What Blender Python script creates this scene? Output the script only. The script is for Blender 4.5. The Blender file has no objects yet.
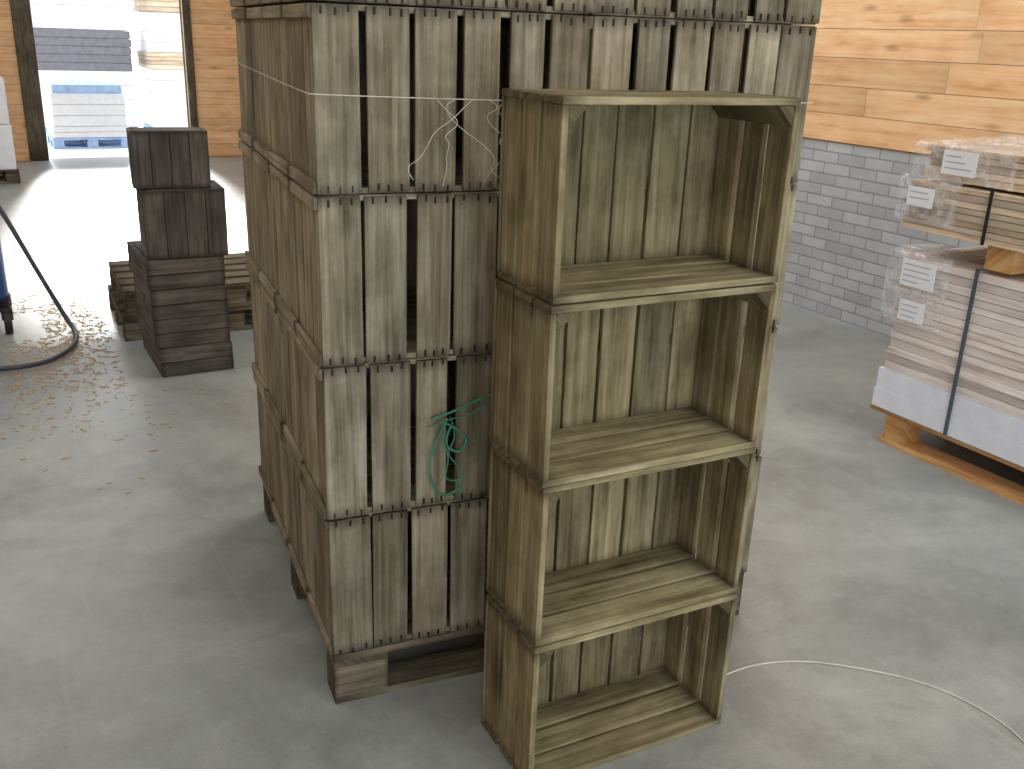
import bpy, random, math
from mathutils import Matrix, Vector, noise
from math import sin, cos, pi
random.seed(7)
scn=bpy.context.scene
scn.view_settings.view_transform='Standard'
T=Matrix.Translation
def RZ(a): return Matrix.Rotation(a,4,'Z')

# ---------------------------------------------------------------- materials
def newmat(name):
    m=bpy.data.materials.new(name); m.use_nodes=True
    nt=m.node_tree; b=nt.nodes['Principled BSDF']
    return m,nt,b
def N(nt,t,**k):
    n=nt.nodes.new(t)
    for a,v in k.items():
        if a in n.inputs: n.inputs[a].default_value=v
        else: setattr(n,a,v)
    return n
def L(nt,a,b): nt.links.new(a,b)
def math_(nt,op,a,b=None,c=None,clamp=False):
    n=nt.nodes.new('ShaderNodeMath'); n.operation=op; n.use_clamp=clamp
    for i,v in enumerate((a,b,c)):
        if v is None: continue
        if isinstance(v,(int,float)): n.inputs[i].default_value=v
        else: L(nt,v,n.inputs[i])
    return n.outputs[0]
def ramp(nt,fac,stops):
    r=nt.nodes.new('ShaderNodeValToRGB'); e=r.color_ramp.elements
    while len(e)<len(stops): e.new(.5)
    for i,(p,c) in enumerate(stops): e[i].position=p; e[i].color=(*c,1)
    L(nt,fac,r.inputs[0]); return r.outputs[0]
def mixc(nt,blend,fac,a,b):
    n=nt.nodes.new('ShaderNodeMix'); n.data_type='RGBA'; n.blend_type=blend
    for i,v in ((0,fac),(6,a),(7,b)):
        if isinstance(v,(int,float)): n.inputs[i].default_value=v
        elif isinstance(v,tuple): n.inputs[i].default_value=(*v,1)
        else: L(nt,v,n.inputs[i])
    return n.outputs[2]
def srgb(r,g,b):
    f=lambda c:(c/255/12.92) if c/255<=.04045 else ((c/255+.055)/1.055)**2.4
    return (f(r),f(g),f(b))

def wood(name,dark,mid,light,alt,ends=.55,rough=.85,knots=0,grain=(2.2,55),tonelo=.62,tonehi=1.2,bump=.25,stain=0):
    m,nt,b=newmat(name)
    uv=N(nt,'ShaderNodeUVMap'); uv.uv_map='g'
    mp=N(nt,'ShaderNodeMapping'); mp.inputs['Scale'].default_value=(grain[0],grain[1],1); L(nt,uv.outputs[0],mp.inputs[0])
    n1=N(nt,'ShaderNodeTexNoise',Scale=1.0,Detail=6.0,Roughness=.65); L(nt,mp.outputs[0],n1.inputs['Vector'])
    mp2=N(nt,'ShaderNodeMapping'); mp2.inputs['Scale'].default_value=(5,14,1); L(nt,uv.outputs[0],mp2.inputs[0])
    n2=N(nt,'ShaderNodeTexNoise',Scale=1.0,Detail=4.0); L(nt,mp2.outputs[0],n2.inputs['Vector'])
    at=N(nt,'ShaderNodeAttribute'); at.attribute_name='bc'
    sp=N(nt,'ShaderNodeSeparateColor'); L(nt,at.outputs['Color'],sp.inputs[0])
    f=math_(nt,'ADD',math_(nt,'MULTIPLY',n1.outputs[0],.6),math_(nt,'MULTIPLY',n2.outputs[0],.4))
    c=ramp(nt,f,[(.32,dark),(.48,mid),(.66,light)])
    c=mixc(nt,'MIX',math_(nt,'MULTIPLY',sp.outputs[2],.75),c,mixc(nt,'MULTIPLY',1.0,c,alt))
    if stain:
        tc=N(nt,'ShaderNodeTexCoord'); n4=N(nt,'ShaderNodeTexNoise',Scale=4.5,Detail=7.0,Roughness=.7); L(nt,tc.outputs['Object'],n4.inputs['Vector'])
        c=mixc(nt,'MULTIPLY',stain,c,ramp(nt,n4.outputs[0],[(.36,(.28,.26,.25)),(.56,(1,1,1))]))
    if knots:
        mp3=N(nt,'ShaderNodeMapping'); mp3.inputs['Scale'].default_value=(2.3,7,1); L(nt,uv.outputs[0],mp3.inputs[0])
        v=N(nt,'ShaderNodeTexVoronoi',Scale=1.0); L(nt,mp3.outputs[0],v.inputs['Vector'])
        k=math_(nt,'SUBTRACT',1.0,math_(nt,'MULTIPLY',v.outputs['Distance'],5.5),clamp=True)
        c=mixc(nt,'MIX',math_(nt,'MULTIPLY',k,knots),c,(.16,.06,.02))
    tone=math_(nt,'MULTIPLY_ADD',sp.outputs[0],tonehi-tonelo,tonelo)
    e=math_(nt,'ABSOLUTE',math_(nt,'SUBTRACT',sp.outputs[1],.5))
    e=math_(nt,'MULTIPLY',math_(nt,'SUBTRACT',math_(nt,'ADD',e,math_(nt,'MULTIPLY',n2.outputs[0],.10)),.47),12,clamp=True)
    tone=math_(nt,'MULTIPLY',tone,math_(nt,'SUBTRACT',1.0,math_(nt,'MULTIPLY',e,ends)))
    cm=nt.nodes.new('ShaderNodeCombineColor')
    for i in range(3): L(nt,tone,cm.inputs[i])
    c=mixc(nt,'MULTIPLY',1.0,c,cm.outputs[0])
    L(nt,c,b.inputs['Base Color']); b.inputs['Roughness'].default_value=rough
    b.inputs['Specular IOR Level'].default_value=.2
    bp=N(nt,'ShaderNodeBump',Strength=bump,Distance=.004); L(nt,n1.outputs[0],bp.inputs['Height']); L(nt,bp.outputs[0],b.inputs['Normal'])
    return m
def plain(name,col,rough=.6,metal=0,var=.15,scale=12):
    m,nt,b=newmat(name)
    tc=N(nt,'ShaderNodeTexCoord')
    n=N(nt,'ShaderNodeTexNoise',Scale=float(scale),Detail=4.0); L(nt,tc.outputs['Object'],n.inputs['Vector'])
    c=ramp(nt,n.outputs[0],[(.3,tuple(x*(1-var) for x in col)),(.7,tuple(min(1,x*(1+var)) for x in col))])
    L(nt,c,b.inputs['Base Color']); b.inputs['Roughness'].default_value=rough; b.inputs['Metallic'].default_value=metal
    return m

M_crate=wood('weathered_crate_wood',srgb(82,75,59),srgb(138,129,106),srgb(180,172,150),(.83,.90,.95),stain=.42)
M_crateF=wood('weathered_crate_wood_olive',srgb(74,66,45),srgb(134,124,93),srgb(176,166,133),(.87,.92,.93),stain=.45)
M_crateD=wood('dark_crate_wood',srgb(66,62,58),srgb(100,95,90),srgb(132,126,119),(.9,.94,1.0),stain=.35,tonelo=.75,tonehi=1.15)
M_pallet=wood('pallet_wood_old',srgb(74,66,54),srgb(114,104,86),srgb(152,142,122),(.85,.9,.95),stain=.4)
M_palletN=wood('pallet_wood_new',srgb(170,118,66),srgb(214,164,106),srgb(235,196,146),(.92,.87,.82),ends=.15)
M_pine=wood('pine_cladding',srgb(210,160,114),srgb(236,194,148),srgb(248,218,178),(.94,.86,.78),ends=.1,rough=.55,knots=.65,grain=(1.2,28),tonelo=.9,tonehi=1.12,bump=.05)
M_lumber=wood('sawn_boards_pale',srgb(180,164,156),srgb(230,220,214),srgb(248,244,242),(.9,.85,.83),ends=.2,tonelo=.8,tonehi=1.15)
M_lumber2=wood('sawn_boards_tan',srgb(168,145,118),srgb(224,204,178),srgb(244,232,212),(.9,.84,.78),ends=.2,tonelo=.65,tonehi=1.12)
M_white=plain('white_panel',srgb(230,234,244),.5,var=.05)
M_nail=plain('rusty_nail',srgb(38,30,24),.6,.3)
M_strap=plain('steel_strap',srgb(96,112,122),.4,.5)
M_paper=plain('label_paper',srgb(240,242,246),.6,var=.03)
M_ink=plain('label_ink',srgb(160,165,175),.6)
M_blue=plain('blue_plastic',srgb(40,85,150),.4)
M_black=plain('black_rubber',srgb(28,28,30),.5)
M_hose=plain('hose_rubber',srgb(62,70,80),.45)
M_twine=plain('white_twine',srgb(205,202,192),.8)
M_green=plain('green_twine',srgb(60,135,108),.8)
M_straw=plain('straw',srgb(200,168,118),.8,var=.25,scale=40)
M_dkgrey=plain('grey_package',srgb(120,119,126),.6)
M_ltblue=plain('pale_blue_package',srgb(165,195,240),.6)
M_steelgrey=plain('ceiling_paint',srgb(205,205,200),.7)
M_yard=plain('yard_paving',srgb(215,212,206),.8,scale=3)

def film():
    m,nt,b=newmat('clear_plastic_film')
    b.inputs['Base Color'].default_value=(.92,.94,.98,1); b.inputs['Roughness'].default_value=.15
    tr=N(nt,'ShaderNodeBsdfTransparent'); mx=N(nt,'ShaderNodeMixShader')
    tc=N(nt,'ShaderNodeTexCoord'); n=N(nt,'ShaderNodeTexNoise',Scale=16.0,Detail=6.0,Distortion=1.0); L(nt,tc.outputs['Object'],n.inputs['Vector'])
    f=math_(nt,'MULTIPLY_ADD',n.outputs[0],2.2,-.85,clamp=True)
    f=math_(nt,'ADD',math_(nt,'MULTIPLY',f,.6),.10)
    L(nt,f,mx.inputs[0]); L(nt,tr.outputs[0],mx.inputs[1]); L(nt,b.outputs[0],mx.inputs[2])
    L(nt,mx.outputs[0],nt.nodes['Material Output'].inputs[0]); return m
M_film=film()

def concrete():
    m,nt,b=newmat('polished_concrete')
    tc=N(nt,'ShaderNodeTexCoord')
    n1=N(nt,'ShaderNodeTexNoise',Scale=1.1,Detail=9.0,Roughness=.62,Distortion=.6); L(nt,tc.outputs['Object'],n1.inputs['Vector'])
    n2=N(nt,'ShaderNodeTexNoise',Scale=7.0,Detail=8.0,Roughness=.7); L(nt,tc.outputs['Object'],n2.inputs['Vector'])
    n3=N(nt,'ShaderNodeTexNoise',Scale=110.0,Detail=3.0); L(nt,tc.outputs['Object'],n3.inputs['Vector'])
    f=math_(nt,'ADD',math_(nt,'MULTIPLY',n1.outputs[0],.6),math_(nt,'ADD',math_(nt,'MULTIPLY',n2.outputs[0],.28),math_(nt,'MULTIPLY',n3.outputs[0],.12)))
    c=ramp(nt,f,[(.33,srgb(118,123,122)),(.5,srgb(146,151,149)),(.66,srgb(172,177,174))])
    n4=N(nt,'ShaderNodeTexNoise',Scale=2.3,Detail=10.0,Roughness=.75,Distortion=1.0); L(nt,tc.outputs['Object'],n4.inputs['Vector'])
    c=mixc(nt,'MULTIPLY',.35,c,ramp(nt,n4.outputs[0],[(.34,(.5,.5,.49)),(.50,(1,1,1))]))
    mp=N(nt,'ShaderNodeMapping'); mp.inputs['Scale'].default_value=(14,1.2,1); mp.inputs['Rotation'].default_value=(0,0,.5); L(nt,tc.outputs['Object'],mp.inputs[0])
    n5=N(nt,'ShaderNodeTexNoise',Scale=1.0,Detail=5.0,Distortion=1.5); L(nt,mp.outputs[0],n5.inputs['Vector'])
    c=mixc(nt,'MIX',math_(nt,'MULTIPLY',math_(nt,'SUBTRACT',n5.outputs[0],.62,clamp=True),1.0),c,srgb(196,198,194))
    L(nt,c,b.inputs['Base Color'])
    r=math_(nt,'MULTIPLY_ADD',n2.outputs[0],.3,.22); L(nt,r,b.inputs['Roughness'])
    bp=N(nt,'ShaderNodeBump',Strength=.08,Distance=.01); L(nt,n2.outputs[0],bp.inputs['Height']); L(nt,bp.outputs[0],b.inputs['Normal'])
    return m
M_floor=concrete()
def brick():
    m,nt,b=newmat('painted_brick')
    tc=N(nt,'ShaderNodeTexCoord'); sx=N(nt,'ShaderNodeSeparateXYZ'); L(nt,tc.outputs['Object'],sx.inputs[0])
    cb=N(nt,'ShaderNodeCombineXYZ'); L(nt,math_(nt,'ADD',sx.outputs[1],sx.outputs[0]),cb.inputs[0]); L(nt,sx.outputs[2],cb.inputs[1])
    br=N(nt,'ShaderNodeTexBrick',Scale=1.0); L(nt,cb.outputs[0],br.inputs['Vector'])
    br.inputs['Brick Width'].default_value=.22; br.inputs['Row Height'].default_value=.071
    br.inputs['Mortar Size'].default_value=.006; br.inputs['Mortar Smooth'].default_value=.5
    br.inputs['Color1'].default_value=(*srgb(174,178,184),1); br.inputs['Color2'].default_value=(*srgb(194,198,204),1)
    br.inputs['Mortar'].default_value=(*srgb(148,152,157),1)
    n=N(nt,'ShaderNodeTexNoise',Scale=6.0,Detail=6.0); L(nt,tc.outputs['Object'],n.inputs['Vector'])
    c=mixc(nt,'MULTIPLY',.5,br.outputs[0],ramp(nt,n.outputs[0],[(.35,(.75,.75,.75)),(.65,(1,1,1))]))
    L(nt,c,b.inputs['Base Color']); b.inputs['Roughness'].default_value=.8
    bp=N(nt,'ShaderNodeBump',Strength=.35,Distance=.005,invert=True); L(nt,br.outputs['Fac'],bp.inputs['Height']); L(nt,bp.outputs[0],b.inputs['Normal'])
    return m
M_brick=brick()

# ---------------------------------------------------------------- mesh builder
class MB:
    def __init__(s): s.v=[];s.f=[];s.uv=[];s.c=[];s.mi=[];s.mats=[]
    def mat(s,m):
        if m not in s.mats: s.mats.append(m)
        return s.mats.index(m)
    def prism(s,M,pts,faces,axis,mat,tone=None,r2=None):
        base=len(s.v); lo=min(p[axis] for p in pts); hi=max(p[axis] for p in pts)
        o=[a for a in range(3) if a!=axis]; ou,ov=random.uniform(0,50),random.uniform(0,50)
        tone=random.random() if tone is None else tone; r2=random.random() if r2 is None else r2
        s.v+= [tuple(M@Vector(p)) for p in pts]; mi=s.mat(mat)
        for f in faces:
            s.f.append(tuple(base+i for i in f)); s.mi.append(mi)
            for i in f:
                p=pts[i]; s.uv.append((p[axis]+ou,p[o[0]]+p[o[1]]+ov))
                s.c.append((tone,(p[axis]-lo)/max(hi-lo,1e-6),r2,1))
    def box(s,M,x0,x1,y0,y1,z0,z1,axis,mat,tone=None,r2=None,j=0):
        J=lambda:random.uniform(-j,j)
        pts=[[x,y,z] for z in(z0,z1) for y in(y0,y1) for x in(x0,x1)]
        if j:
            ax=[a for a in range(3) if a!=axis]
            d={}
            for p in pts:
                k=p[axis]
                if k not in d: d[k]=(J(),J(),J()*.8)
                p[ax[0]]+=d[k][0]; p[ax[1]]+=d[k][1]*.5; p[axis]+=d[k][2]
        s.prism(M,pts,[(0,2,3,1),(4,5,7,6),(0,1,5,4),(2,6,7,3),(0,4,6,2),(1,3,7,5)],axis,mat,tone,r2)
    def cyl(s,M,r,z0,z1,mat,n=20,r1=None):
        r1=r if r1 is None else r1
        pts=[(r*cos(2*pi*i/n),r*sin(2*pi*i/n),z0) for i in range(n)]+[(r1*cos(2*pi*i/n),r1*sin(2*pi*i/n),z1) for i in range(n)]
        fs=[(i,(i+1)%n,n+(i+1)%n,n+i) for i in range(n)]+[tuple(reversed(range(n))),tuple(range(n,2*n))]
        s.prism(M,pts,fs,2,mat)
    def obj(s,name,bevel=0,origin=None):
        o=Vector(origin) if origin else Vector((0,0,0))
        me=bpy.data.meshes.new(name); me.from_pydata([tuple(Vector(v)-o) for v in s.v],[],s.f)
        for m in s.mats: me.materials.append(m)
        me.polygons.foreach_set('material_index',s.mi)
        u=me.uv_layers.new(name='g'); u.data.foreach_set('uv',[x for p in s.uv for x in p])
        a=me.color_attributes.new('bc','FLOAT_COLOR','CORNER'); a.data.foreach_set('color',[x for p in s.c for x in p])
        me.update()
        ob=bpy.data.objects.new(name,me); ob.location=o; scn.collection.objects.link(ob)
        if bevel:
            b=ob.modifiers.new('b','BEVEL'); b.width=bevel; b.segments=1; b.limit_method='ANGLE'
        return ob

def crate(mb,M,W,h,D,mat,n=6,ne=3,nails=True,tri=.045,base=.5,spread=.5,batten=False,long_n=3,ts=.013,wide=False,egap=(.003,.007)):
    tn=lambda:min(1,max(0,base+random.uniform(-spread,spread)))
    t=.010
    pitch=W/n
    xs=[0]
    for i in range(1,n): xs.append(i*pitch+random.uniform(-.006,.006))
    xs.append(W)
    for i in range(n):
        if wide:
            g0=random.choice((.002,.003,.006,.010)); g1=random.choice((.003,.006,.010,.015))
        else:
            g0=random.uniform(.002,.006); g1=random.uniform(.002,.007)
        if i==0: g0=.001
        if i==n-1: g1=.001
        x0,x1=xs[i]+g0,xs[i+1]-g1; y=D-t
        mb.box(M,x0,x1,y,D+random.uniform(-.001,.002),.002,h-.002,2,mat,tn(),j=.002)
        if nails:
            for z in (.012,h-.012):
                for k in range(3):
                    xx=x0+(x1-x0)*(.2+.3*k)+random.uniform(-.004,.004); zz=z+random.uniform(-.004,.004)
                    mb.box(M,xx-.0025,xx+.0025,D-.002,D+.0035,zz-.008,zz+.008,2,M_nail)
    for side in (0,1):
        p=(D-t)/ne
        for i in range(ne):
            y0=i*p+(.001 if i==0 else random.uniform(*egap)); y1=(i+1)*p-random.uniform(*egap)
            if i==ne-1: y1=(i+1)*p-egap[1]
            xa,xb=(0,ts) if side==0 else (W-ts,W)
            mb.box(M,xa,xb,y0,y1,ts*.98,h-ts*.98,2,mat,tn(),j=.0015)
        if batten:
            for z0 in (.002,h-.030):
                xa,xb=(-.010,0) if side==0 else (W,W+.010)
                mb.box(M,xa,xb,.004,D-.002,z0,z0+.028,1,mat,min(1,tn()+.15))
    for z0 in (0,h-ts):
        p=(D-t)/long_n
        for i in range(long_n):
            y0=i*p+(.001 if i==0 else random.uniform(.003,.007)); y1=(i+1)*p-(.001 if i==long_n-1 else random.uniform(.003,.007))
            mb.box(M,0,W,y0,y1,z0,z0+ts,0,mat,min(1,tn()+(.3 if i==0 else .15)),j=.0015)
    if tri:
        for sx in (0,1):
            xa=ts if sx==0 else W-ts; xb=xa+tri*(1 if sx==0 else -1); zt=h-ts
            pts=[(xa,.003,zt),(xb,.003,zt),(xa,.003,zt-tri),(xa,D-t,zt),(xb,D-t,zt),(xa,D-t,zt-tri)]
            fs=[(0,2,1),(3,4,5),(0,1,4,3),(0,3,5,2),(1,2,5,4)]
            if sx==1: fs=[tuple(reversed(f)) for f in fs]
            mb.prism(M,pts,fs,1,mat,min(1,tn()+.1))

def pallet(mb,M,W,Ld,mat,H=.144,nt_=5):
    bt=.02; bh=H-3*bt
    for i in range(3):
        y=i*(Ld-.1)/2; mb.box(M,0,W,y,y+.1,0,bt,0,mat)
    for i in range(3):
        for k in range(3):
            y=i*(Ld-.1)/2; x=k*(W-.145)/2
            mb.box(M,x,x+.145,y,y+.1,bt,bt+bh,0,mat)
    for k in range(3):
        x=k*(W-.145)/2; mb.box(M,x,x+.145,0,Ld,bt+bh,2*bt+bh,1,mat)
    for i in range(nt_):
        y=i*(Ld-.12)/(nt_-1); mb.box(M,0,W,y,y+.12,2*bt+bh,H,0,mat)

def curve(name,pts,r,mat,parent=None,cyc=False):
    c=bpy.data.curves.new(name,'CURVE'); c.dimensions='3D'; c.bevel_depth=r; c.bevel_resolution=2; c.resolution_u=8
    s=c.splines.new('NURBS'); s.points.add(len(pts)-1)
    for i,p in enumerate(pts): s.points[i].co=(*p,1)
    s.order_u=3; s.use_endpoint_u=True; s.use_cyclic_u=cyc
    c.materials.append(mat); o=bpy.data.objects.new(name,c); scn.collection.objects.link(o)
    if parent: o.parent=parent
    return o
def empty(name,loc=(0,0,0)):
    e=bpy.data.objects.new(name,None); scn.collection.objects.link(e); e.location=loc; return e
def parent_keep(ch,par):
    ch.parent=par; ch.matrix_parent_inverse=Matrix.Translation(par.location).inverted()
I=Matrix.Identity(4)

# ---------------------------------------------------------------- room shell
XR,YB,XL,YF,ZC=4.99,14.0,-5.0,-3.5,4.6
DX0,DX1,DH=1.0,2.80,3.9
mb=MB(); mb.box(I,XL-.2,XR+.2,YF-.15,YB+.15,-.1,0,0,M_floor); mb.obj('floor')
mb=MB(); mb.box(I,-25,30,YB+.15,45,-.12,-.02,0,M_yard); mb.obj('ground_yard')
mb=MB(); mb.box(I,XL-.2,XR+.2,YF-.15,YB+.2,ZC,ZC+.1,0,M_steelgrey); mb.obj('ceiling')
def clad(mb,along,fix0,fix1,a0,a1,z0,z1,ph=.172):
    z=z0
    while z<z1-.01:
        zt=min(z+ph,z1); a=a0
        first=True
        while a<a1-.01:
            l=random.uniform(1.2,3.6) if not first else random.uniform(.5,3); first=False
            b=min(a+l,a1)
            if a1-b<.3: b=a1
            if along=='y': mb.box(I,fix0,fix1,a+.001,b-.001,z+.0015,zt-.0015,1,M_pine)
            else: mb.box(I,a+.001,b-.001,fix0,fix1,z+.0015,zt-.0015,0,M_pine)
            a=b
        z=zt
mb=MB(); mb.box(I,XR,XR+.2,YF,YB,0,1.13,1,M_brick); mb.box(I,XR+.03,XR+.2,YF,YB,1.13,ZC,1,M_pallet,tone=0)
clad(mb,'y',XR-.012,XR+.03,YF,YB,1.135,ZC); mb.obj('wall_right')
mb=MB()
mb.box(I,XL,DX0,YB+.03,YB+.15,0,ZC,0,M_pallet,tone=0); mb.box(I,DX1,XR-.02,YB+.03,YB+.15,0,ZC,0,M_pallet,tone=0); mb.box(I,DX0,DX1,YB+.03,YB+.15,DH,ZC,0,M_pallet,tone=0)
clad(mb,'x',YB-.01,YB+.03,XL,DX0,0,ZC); clad(mb,'x',YB-.01,YB+.03,DX1,XR-.02,0,ZC); clad(mb,'x',YB-.01,YB+.03,DX0,DX1,DH,ZC)
mb.obj('wall_back')
mb=MB(); clad(mb,'y',XL-.2,XL,YF,YB,0,ZC); mb.obj('wall_left_added_bounce')  # unseen wall, added so its pine bounces warm light inside
mb=MB(); clad(mb,'x',YF-.15,YF,XL,-2.2,0,ZC); clad(mb,'x',YF-.15,YF,3.9,XR-.02,0,ZC); clad(mb,'x',YF-.15,YF,-2.2,3.9,3.7,ZC); mb.obj('wall_front_added_mask')  # unseen wall behind the camera, added to narrow the daylight coming in
mb=MB()
for x in (DX0-.22,DX1): mb.box(I,x,x+(.22 if x<DX1 else .1),YB-.05,YB-.01,0,DH+.1,2,M_pallet,tone=.2)
mb.box(I,DX0,DX1,YB-.05,YB-.01,DH,DH+.1,0,M_pallet,tone=.2); mb.obj('trim_1')

# ---------------------------------------------------------------- front crate column
MF=T((.987,1.578,0))@RZ(-.0356)
hh=.3975; FW=.58
for k in range(4):
    mb=MB(); dx=[0,.003,-.002,.002][k]
    crate(mb,MF@T((dx,[0,.004,0,.003][k],k*.4+.0015)),FW,hh,.262,M_crateF,n=6,ne=3,nails=True,base=[.35,.42,.45,.45][k],spread=.33,ts=.015,egap=(.005,.011))
    mb.obj('wooden_crate',bevel=.0015,origin=tuple(MF@Vector((FW/2,.13,k*.4))))

# ---------------------------------------------------------------- big stack on pallet
B=(.678,2.082,0); MBg=T(B)@RZ(-.1143); hp=.152
mb=MB()
for r in range(5):
    base=[.35,.5,.66,.55,.5][r]
    for cx_ in range(2):
        for cy_ in range(4):
            W=.646; D=.292
            ox=cx_*.65+random.uniform(-.003,.003); oy=cy_*.3+random.uniform(-.002,.002)+(.004 if cy_>1 else 0)
            m=MBg@T((ox,oy,hp+.004+r*.4))
            if cy_%2==0: m=m@T((W,D,0))@RZ(pi)
            crate(mb,m,W,.397,D,M_crate,n=6,ne=3,nails=(cy_==0),tri=0,base=base,spread=.42,batten=(cx_==0),wide=True,egap=(.003,.009))
big=mb.obj('crate_stack',bevel=.0012,origin=B)
mb=MB(); pallet(mb,MBg@T((.005,.005,0)),1.29,1.19,M_pallet,H=hp); mb.obj('wooden_pallet',origin=B)

def bw(x,y,z): return tuple((MBg@Vector((x,y,z))))
tw=empty('baling_twine',bw(0,0,1.57))
pts=[bw(-.016,1.2,1.60),bw(-.018,.6,1.585),bw(-.018,-.004,1.572),bw(-.006,-.012,1.571),bw(.2,-.010,1.566),bw(.45,-.008,1.562),bw(.66,-.010,1.56),bw(1.305,-.010,1.565)]
parent_keep(curve('twine_band',pts,.0011,M_twine),tw)
rs=random.Random(5)
for q in range(5):
    x0=.27+q*.042; p=[bw(x0,-.012,1.562)]; xx=x0
    for i in range(7):
        xx+=rs.uniform(-.045,.045)
        p.append(bw(xx,-.014-rs.random()*.03,1.56-.028*i-rs.uniform(0,.02)))
    parent_keep(curve('twine_loose_end',p,.0008,M_twine),tw)
gt=empty('green_twine',bw(.33,-.01,.75))
G=[[(.26,.80),(.30,.81),(.36,.83),(.43,.855)],[(.25,.78),(.31,.80),(.37,.80),(.42,.84)],
   [(.30,.80),(.27,.74),(.25,.68),(.27,.60),(.31,.585),(.34,.61)],[(.31,.80),(.33,.75),(.30,.70),(.34,.66),(.33,.60)],
   [(.29,.79),(.33,.77),(.36,.73),(.33,.70),(.29,.73),(.31,.78)],[(.30,.80),(.28,.76),(.31,.69),(.29,.64),(.33,.62),(.36,.65)]]
for i,g in enumerate(G):
    parent_keep(curve('green_strand',[bw(x,-.014-.004*(i%3)-.006*(k%2),z) for k,(x,z) in enumerate(g)],.0030 if i in (0,2,4) else .0018,M_green),gt)

# ---------------------------------------------------------------- small dark crate stack, back left
S=T((.74,4.92,0))
def lowcrate(M,W,D,h,mat,n,vert):
    mb=MB(); ts=.014; r2=random.random()*.5
    for (y0,y1) in ((0,ts),(D-ts,D)):
        if vert:
            p=W/4
            for i in range(4): mb.box(M,i*p+.002,(i+1)*p-.002,y0,y1,0.004,h-.004,2,mat,r2=r2)
        else:
            p=h/n
            for i in range(n): mb.box(M,0,W,y0,y1,i*p+.002,(i+1)*p-.003,0,mat,j=.001,r2=r2)
    for (x0,x1) in ((0,ts),(W-ts,W)):
        p=h/n
        for i in range(n): mb.box(M,x0,x1,ts,D-ts,i*p+.002,(i+1)*p-.003,1,mat,j=.001)
    for i in range(4):
        p=D/4; mb.box(M,ts,W-ts,i*p+.002,(i+1)*p-.002,0.002,.012,0,mat)
        mb.box(M,ts,W-ts,i*p+.002,(i+1)*p-.002,h-.012,h-.002,0,mat)
    for x in (ts,W-ts-.03):
        for y in (ts,D-ts-.03): mb.box(M,x,x+.03,y,y+.03,.013,h-.013,2,mat)
    return mb
for (dx,dy,z,W,D,h,v,rz) in ((.015,0,0,.36,.56,.15,False,.0),(.0,.01,.151,.37,.56,.15,False,.01),(-.004,.0,.302,.37,.55,.15,False,.0),(-.01,.01,.453,.375,.54,.15,False,.02),(-.0,.03,.604,.39,.32,.34,True,-.06),(-.03,.06,.945,.36,.20,.275,True,-.1)):
    m=S@T((dx,dy,z+.001))@RZ(rz); lowcrate(m,W,D,h,M_crateD,3 if v else 2,v).obj('wooden_crate',origin=tuple(m@Vector((W/2,D/2,0))))
for k in range(2):
    m=T((.68+.02*k,5.62,k*.147))@RZ(-.03)
    mb=MB(); pallet(mb,m,1.2,.8,M_pallet); mb.obj('wooden_pallet',origin=tuple(m@Vector((.6,.4,0))))

# ---------------------------------------------------------------- board stacks at the right
def boards(mb,x0,x1,y0,y1,z0,z1,th,mat,gap=.003,jit=.012):
    z=z0
    while z<z1-.4*th:
        t=th*random.uniform(.8,1.2); t=min(t,z1-z)
        x=x0+random.uniform(0,jit); 
        ye=y1-random.uniform(0,.03); ys=y0+random.uniform(0,.03)
        n=6; w=(x1-x0-.03)/n
        for i in range(n):
            mb.box(I,x+i*w+.002,x+(i+1)*w-.002,ys,ye-random.uniform(0,.012),z,z+t-gap,1,mat)
        z+=t
LX0,LX1,LY0,LY1=3.53,4.55,.55,2.83
mb=MB(); m=T((LX0+.02,LY0+.3,0))
for y in (0.1,.95,1.80):
    for x in (0,.42,.84):
        mb.box(m,x,x+.12,y,y+.1,.022,.10,1,M_palletN)
    mb.box(m,0,.96,y,y+.1,.10,.135,0,M_palletN)
for x in (0,.42,.84): mb.box(m,x,x+.12,0.0,1.93,0,.022,1,M_palletN)
for x in (0,.28,.56,.84): mb.box(m,x,x+.12,0,2.0,.135,.16,1,M_palletN)
mb.obj('wooden_pallet',origin=(LX0,LY0,0))
mb=MB()
mb.box(I,LX0,LX1-.02,LY0,LY1,.163,.25,1,M_white); mb.box(I,LX0+.004,LX1-.02,LY0,LY1-.004,.252,.345,1,M_white)
boards(mb,LX0,LX1,LY0,LY1,.348,.875,.034,M_lumber)
for y in (2.42,1.0):
    mb.box(I,LX0-.004,LX0-.001,y,y+.018,.163,.885,2,M_strap); mb.box(I,LX0-.004,LX1-.02,y,y+.018,.880,.883,0,M_strap)
def label(mb,x,y0,y1,z0,z1):
    mb.box(I,x-.004,x-.002,y0,y1,z0,z1,2,M_paper)
    z=z1-.02
    while z>z0+.012:
        a=y1-.012; b=y1-(y1-y0)*random.uniform(.5,.88)
        mb.box(I,x-.0048,x-.004,b,a,z-.004,z,1,M_ink); z-=.024
label(mb,LX0-.026,2.60,2.77,.75,.865); label(mb,LX0-.026,2.62,2.75,.60,.69)
lo=mb.obj('board_stack',origin=(LX0,LY0,0))
mb=MB()
for y in (.75,1.45,2.30):
    mb.box(I,LX0+.02,LX1-.05,y,y+.12,.889,.985,0,M_palletN)
boards(mb,LX0-.01,LX1,LY0,LY1+.02,.988,1.20,.026,M_lumber2)
boards(mb,LX0+.03,LX1,LY0,LY1-.02,1.202,1.34,.026,M_lumber2)
mb.box(I,LX0-.014,LX0-.011,2.42,2.435,.985,1.205,2,M_black)
label(mb,LX0-.034,2.67,2.80,1.09,1.17); label(mb,LX0-.005,2.52,2.68,1.235,1.33)
hi=mb.obj('board_stack',origin=(LX0,LY0,.889))
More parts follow.
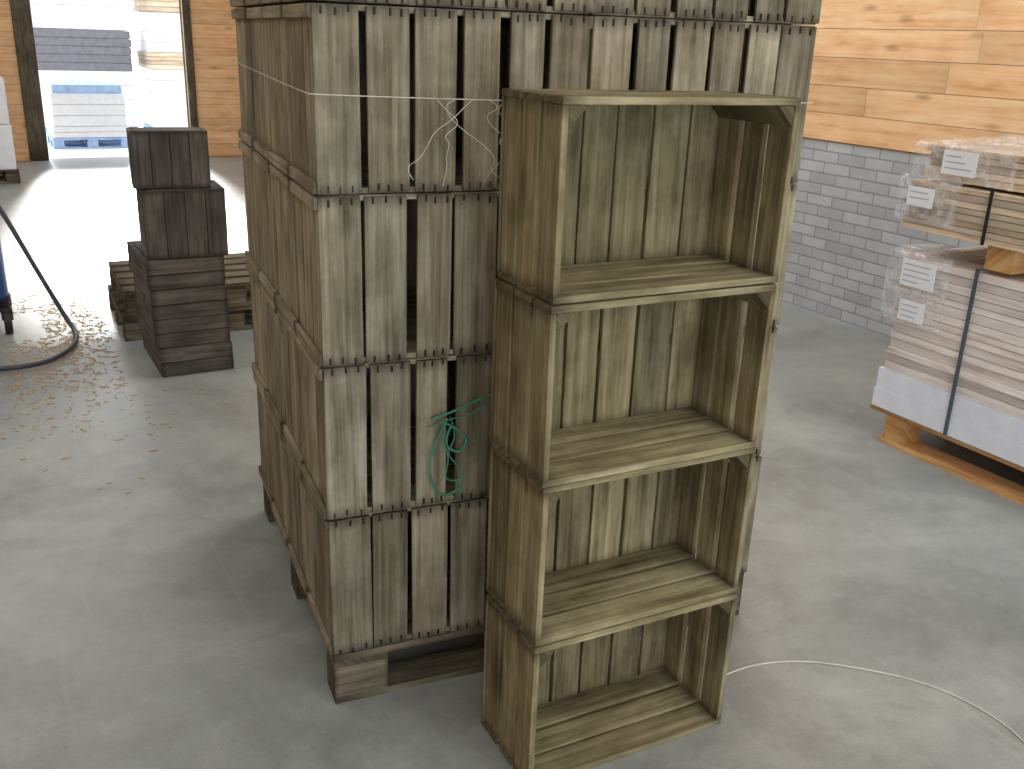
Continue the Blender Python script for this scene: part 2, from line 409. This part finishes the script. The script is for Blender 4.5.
def drape(name,par,x0,x1,y0,y1,ztop,drop,nu=60,nv=44,seed=0,amp=1):
    me=bpy.data.meshes.new(name); V=[];Fc=[]
    for j in range(nv+1):
        for i in range(nu+1):
            u=i/nu; v=j/nv
            s=u*(drop+(x1-x0)); y=y0+(y1-y0)*v
            if s<drop: x=x0-.010; z=ztop-(drop-s)
            else: x=x0-.010+(s-drop); z=ztop
            q=noise.noise_vector(Vector((s*9+seed,y*9,z*3)))*.35+noise.noise_vector(Vector((s*34,y*34,seed)))*.3
            z2=z+abs(q.z)*.03*amp if s>=drop else z+q.z*.012
            x2=x-abs(q.x)*.018*amp if s<drop else x+q.x*.008
            V.append((x2,y+q.y*.015,z2))
    for j in range(nv):
        for i in range(nu):
            a=j*(nu+1)+i; Fc.append((a,a+1,a+nu+2,a+nu+1))
    me.from_pydata(V,[],Fc); me.materials.append(M_film)
    for p in me.polygons: p.use_smooth=True
    o=bpy.data.objects.new(name,me); scn.collection.objects.link(o); parent_keep(o,par); return o
drape('plastic_film_top',hi,LX0+.025,LX0+.8,2.36,2.84,1.345,.14,seed=3,amp=1.8)
drape('plastic_film_side',hi,LX0-.012,LX0+.03,2.56,2.86,1.203,.18,seed=5)
drape('plastic_film',lo,LX0-.004,LX0+.3,2.54,2.86,.887,.30,seed=9)

# ---------------------------------------------------------------- machine + hose at the left
mv=empty('industrial_vacuum',(-.04,6.14,0))
mb=MB(); C=T((-.05,6.16,0))
mb.cyl(C,.20,.13,.20,M_black,28); mb.cyl(C,.19,.20,.62,M_blue,28); mb.cyl(C,.20,.62,.65,M_strap,28); mb.cyl(C,.19,.65,.82,M_steelgrey,28,.13)
mb.cyl(C@T((.0,.0,0)),.05,.82,.88,M_black,16)
for a in (-.6,1.0,2.6,4.1):
    w=C@T((cos(a)*.2,sin(a)*.2,.07))@Matrix.Rotation(pi/2,4,'Y')@T((0,0,0)); mb.cyl(w,.07,-.02,.02,M_black,18)
    mb.box(C@T((cos(a)*.2,sin(a)*.2,0)),-.03,.03,-.03,.03,.08,.15,2,M_black)
for s_ in (-.12,.12): mb.box(C,-.24,-.21,s_-.012,s_+.012,.14,1.0,2,M_strap)
mb.box(C,-.24,-.21,-.13,.13,.98,1.0,1,M_strap)
o=mb.obj('body',bevel=.003); parent_keep(o,mv)
parent_keep(curve('hose',[(-.05,6.16,.86),(.02,6.08,.96),(.14,6.0,.76),(.29,5.97,.38),(.42,5.95,.06),(.45,5.85,.02),(.42,5.6,.02),(.30,5.38,.02),(.15,5.3,.02),(-.1,5.35,.02),(-.4,5.5,.02)],.013,M_hose),mv)

mb=MB(); rs=random.Random(11)
for i in range(1800):
    if rs.random()<.5: x=rs.gauss(.46,.2); y=rs.gauss(6.2,.4)
    else: x=rs.gauss(.25,.33); y=rs.gauss(5.3,.55)
    if .60<x<1.2 and 4.75<y<5.6: continue
    if y>5.5 and x>.62: continue
    if x<.30 and 5.85<y<6.45: continue
    l=rs.uniform(.004,.020); w=rs.uniform(.001,.0035)
    m=T((x,y,.001+rs.random()*.002))@RZ(rs.uniform(0,pi))
    mb.box(m,-l,l,-w,w,0,.002,0,M_straw)
mb.obj('straw_debris')
curve('floor_string',[(1.62,1.70,.003),(1.77,1.73,.003),(1.95,1.68,.003),(2.08,1.58,.003),(2.2,1.45,.003),(2.25,1.33,.003),(2.26,1.2,.003),(2.22,1.08,.003),(2.1,.95,.003)],.0022,M_twine)

# ---------------------------------------------------------------- white load added in place of bright glare near door, goods in the yard
mb=MB(); m=T((-.45,12.0,0)); pallet(mb,m,1.0,1.0,M_pallet)
mb.box(m,.02,.98,.02,.98,.146,.62,2,M_white); mb.box(m,.03,.97,.03,.97,.625,1.1,2,M_white)
mb.obj('glare_standin_load',bevel=.01,origin=(-.45,12,0))
def goods(M,W,D,levels,name):
    mb=MB(); pallet(mb,M,W,D,M_ltblue)
    z=.146
    for (h,mat,n,ins) in levels:
        p=h/n
        for i in range(n):
            q=random.uniform(0,.02); mb.box(M,ins+q,W-ins-q,ins,D-ins,z+i*p+.004,z+(i+1)*p,0,mat)
        z+=h
    mb.obj(name,bevel=.006,origin=tuple(M@Vector((W/2,D/2,0))))
goods(T((1.18,15.4,-.02)),1.05,1.0,[(.16,M_white,2,.02),(.45,M_white,3,.02),(.12,M_ltblue,1,.05)],'pallet_of_goods')
goods(T((1.10,17.0,-.02)),1.5,1.0,[(.85,M_white,4,.0),(.60,M_dkgrey,5,.0),(.18,M_white,2,.02),(.5,M_white,3,.02),(.3,M_ltblue,2,.02)],'pallet_of_goods')
goods(T((2.78,16.8,-.02)),1.2,1.0,[(.55,M_white,2,.0),(.35,M_white,2,.04),(.25,M_lumber2,4,0),(.6,M_white,4,.03),(.3,M_lumber2,4,.0)],'pallet_of_goods')

# ---------------------------------------------------------------- lights
def fill_light(x,y,sx,sy,p,col=(1,.985,.965)):
    l=bpy.data.lights.new('overhead_fill','AREA'); l.shape='RECTANGLE'; l.size=sx; l.size_y=sy; l.energy=p; l.color=col  # unseen area lights added for presumed roof lights, to brighten the room
    o=bpy.data.objects.new('overhead_fill',l); o.location=(x,y,ZC-.08); scn.collection.objects.link(o)
fill_light(-1.5,-1.0,2.5,1.5,34); fill_light(2.8,-.6,2.5,1.5,72); fill_light(-1.8,5,2.5,1.5,46); fill_light(3.0,4.6,2.0,2,105); fill_light(0,9.5,2.5,1.5,70)
s=bpy.data.lights.new('sun','SUN'); s.energy=16; s.angle=.16; s.color=(1,.975,.94)
so=bpy.data.objects.new('sun',s); scn.collection.objects.link(so)
el=math.radians(29); az=math.radians(6)
d=Vector((-sin(az)*cos(el),-cos(az)*cos(el),-sin(el))); so.rotation_euler=d.to_track_quat('-Z','Y').to_euler()
w=bpy.data.worlds.new('sky'); scn.world=w; w.use_nodes=True
bg=w.node_tree.nodes['Background']; bg.inputs[0].default_value=(.89,.945,1,1); bg.inputs[1].default_value=3.6

# ---------------------------------------------------------------- camera
pitch,roll,yaw,H=.3439,.0373,.5185,1.6992
F=Vector((sin(yaw)*cos(pitch),cos(yaw)*cos(pitch),-sin(pitch)))
R=Vector((cos(yaw),-sin(yaw),0)); U=R.cross(F)
R2=R*cos(roll)+U*sin(roll); U2=-R*sin(roll)+U*cos(roll)
cam=bpy.data.cameras.new('camera'); cam.sensor_width=36; cam.sensor_fit='HORIZONTAL'; cam.lens=969.1*36/1024; cam.clip_start=.05
co=bpy.data.objects.new('camera',cam); scn.collection.objects.link(co)
m=Matrix((( R2.x,U2.x,-F.x,0),(R2.y,U2.y,-F.y,0),(R2.z,U2.z,-F.z,H),(0,0,0,1)))
co.matrix_world=m; scn.camera=co
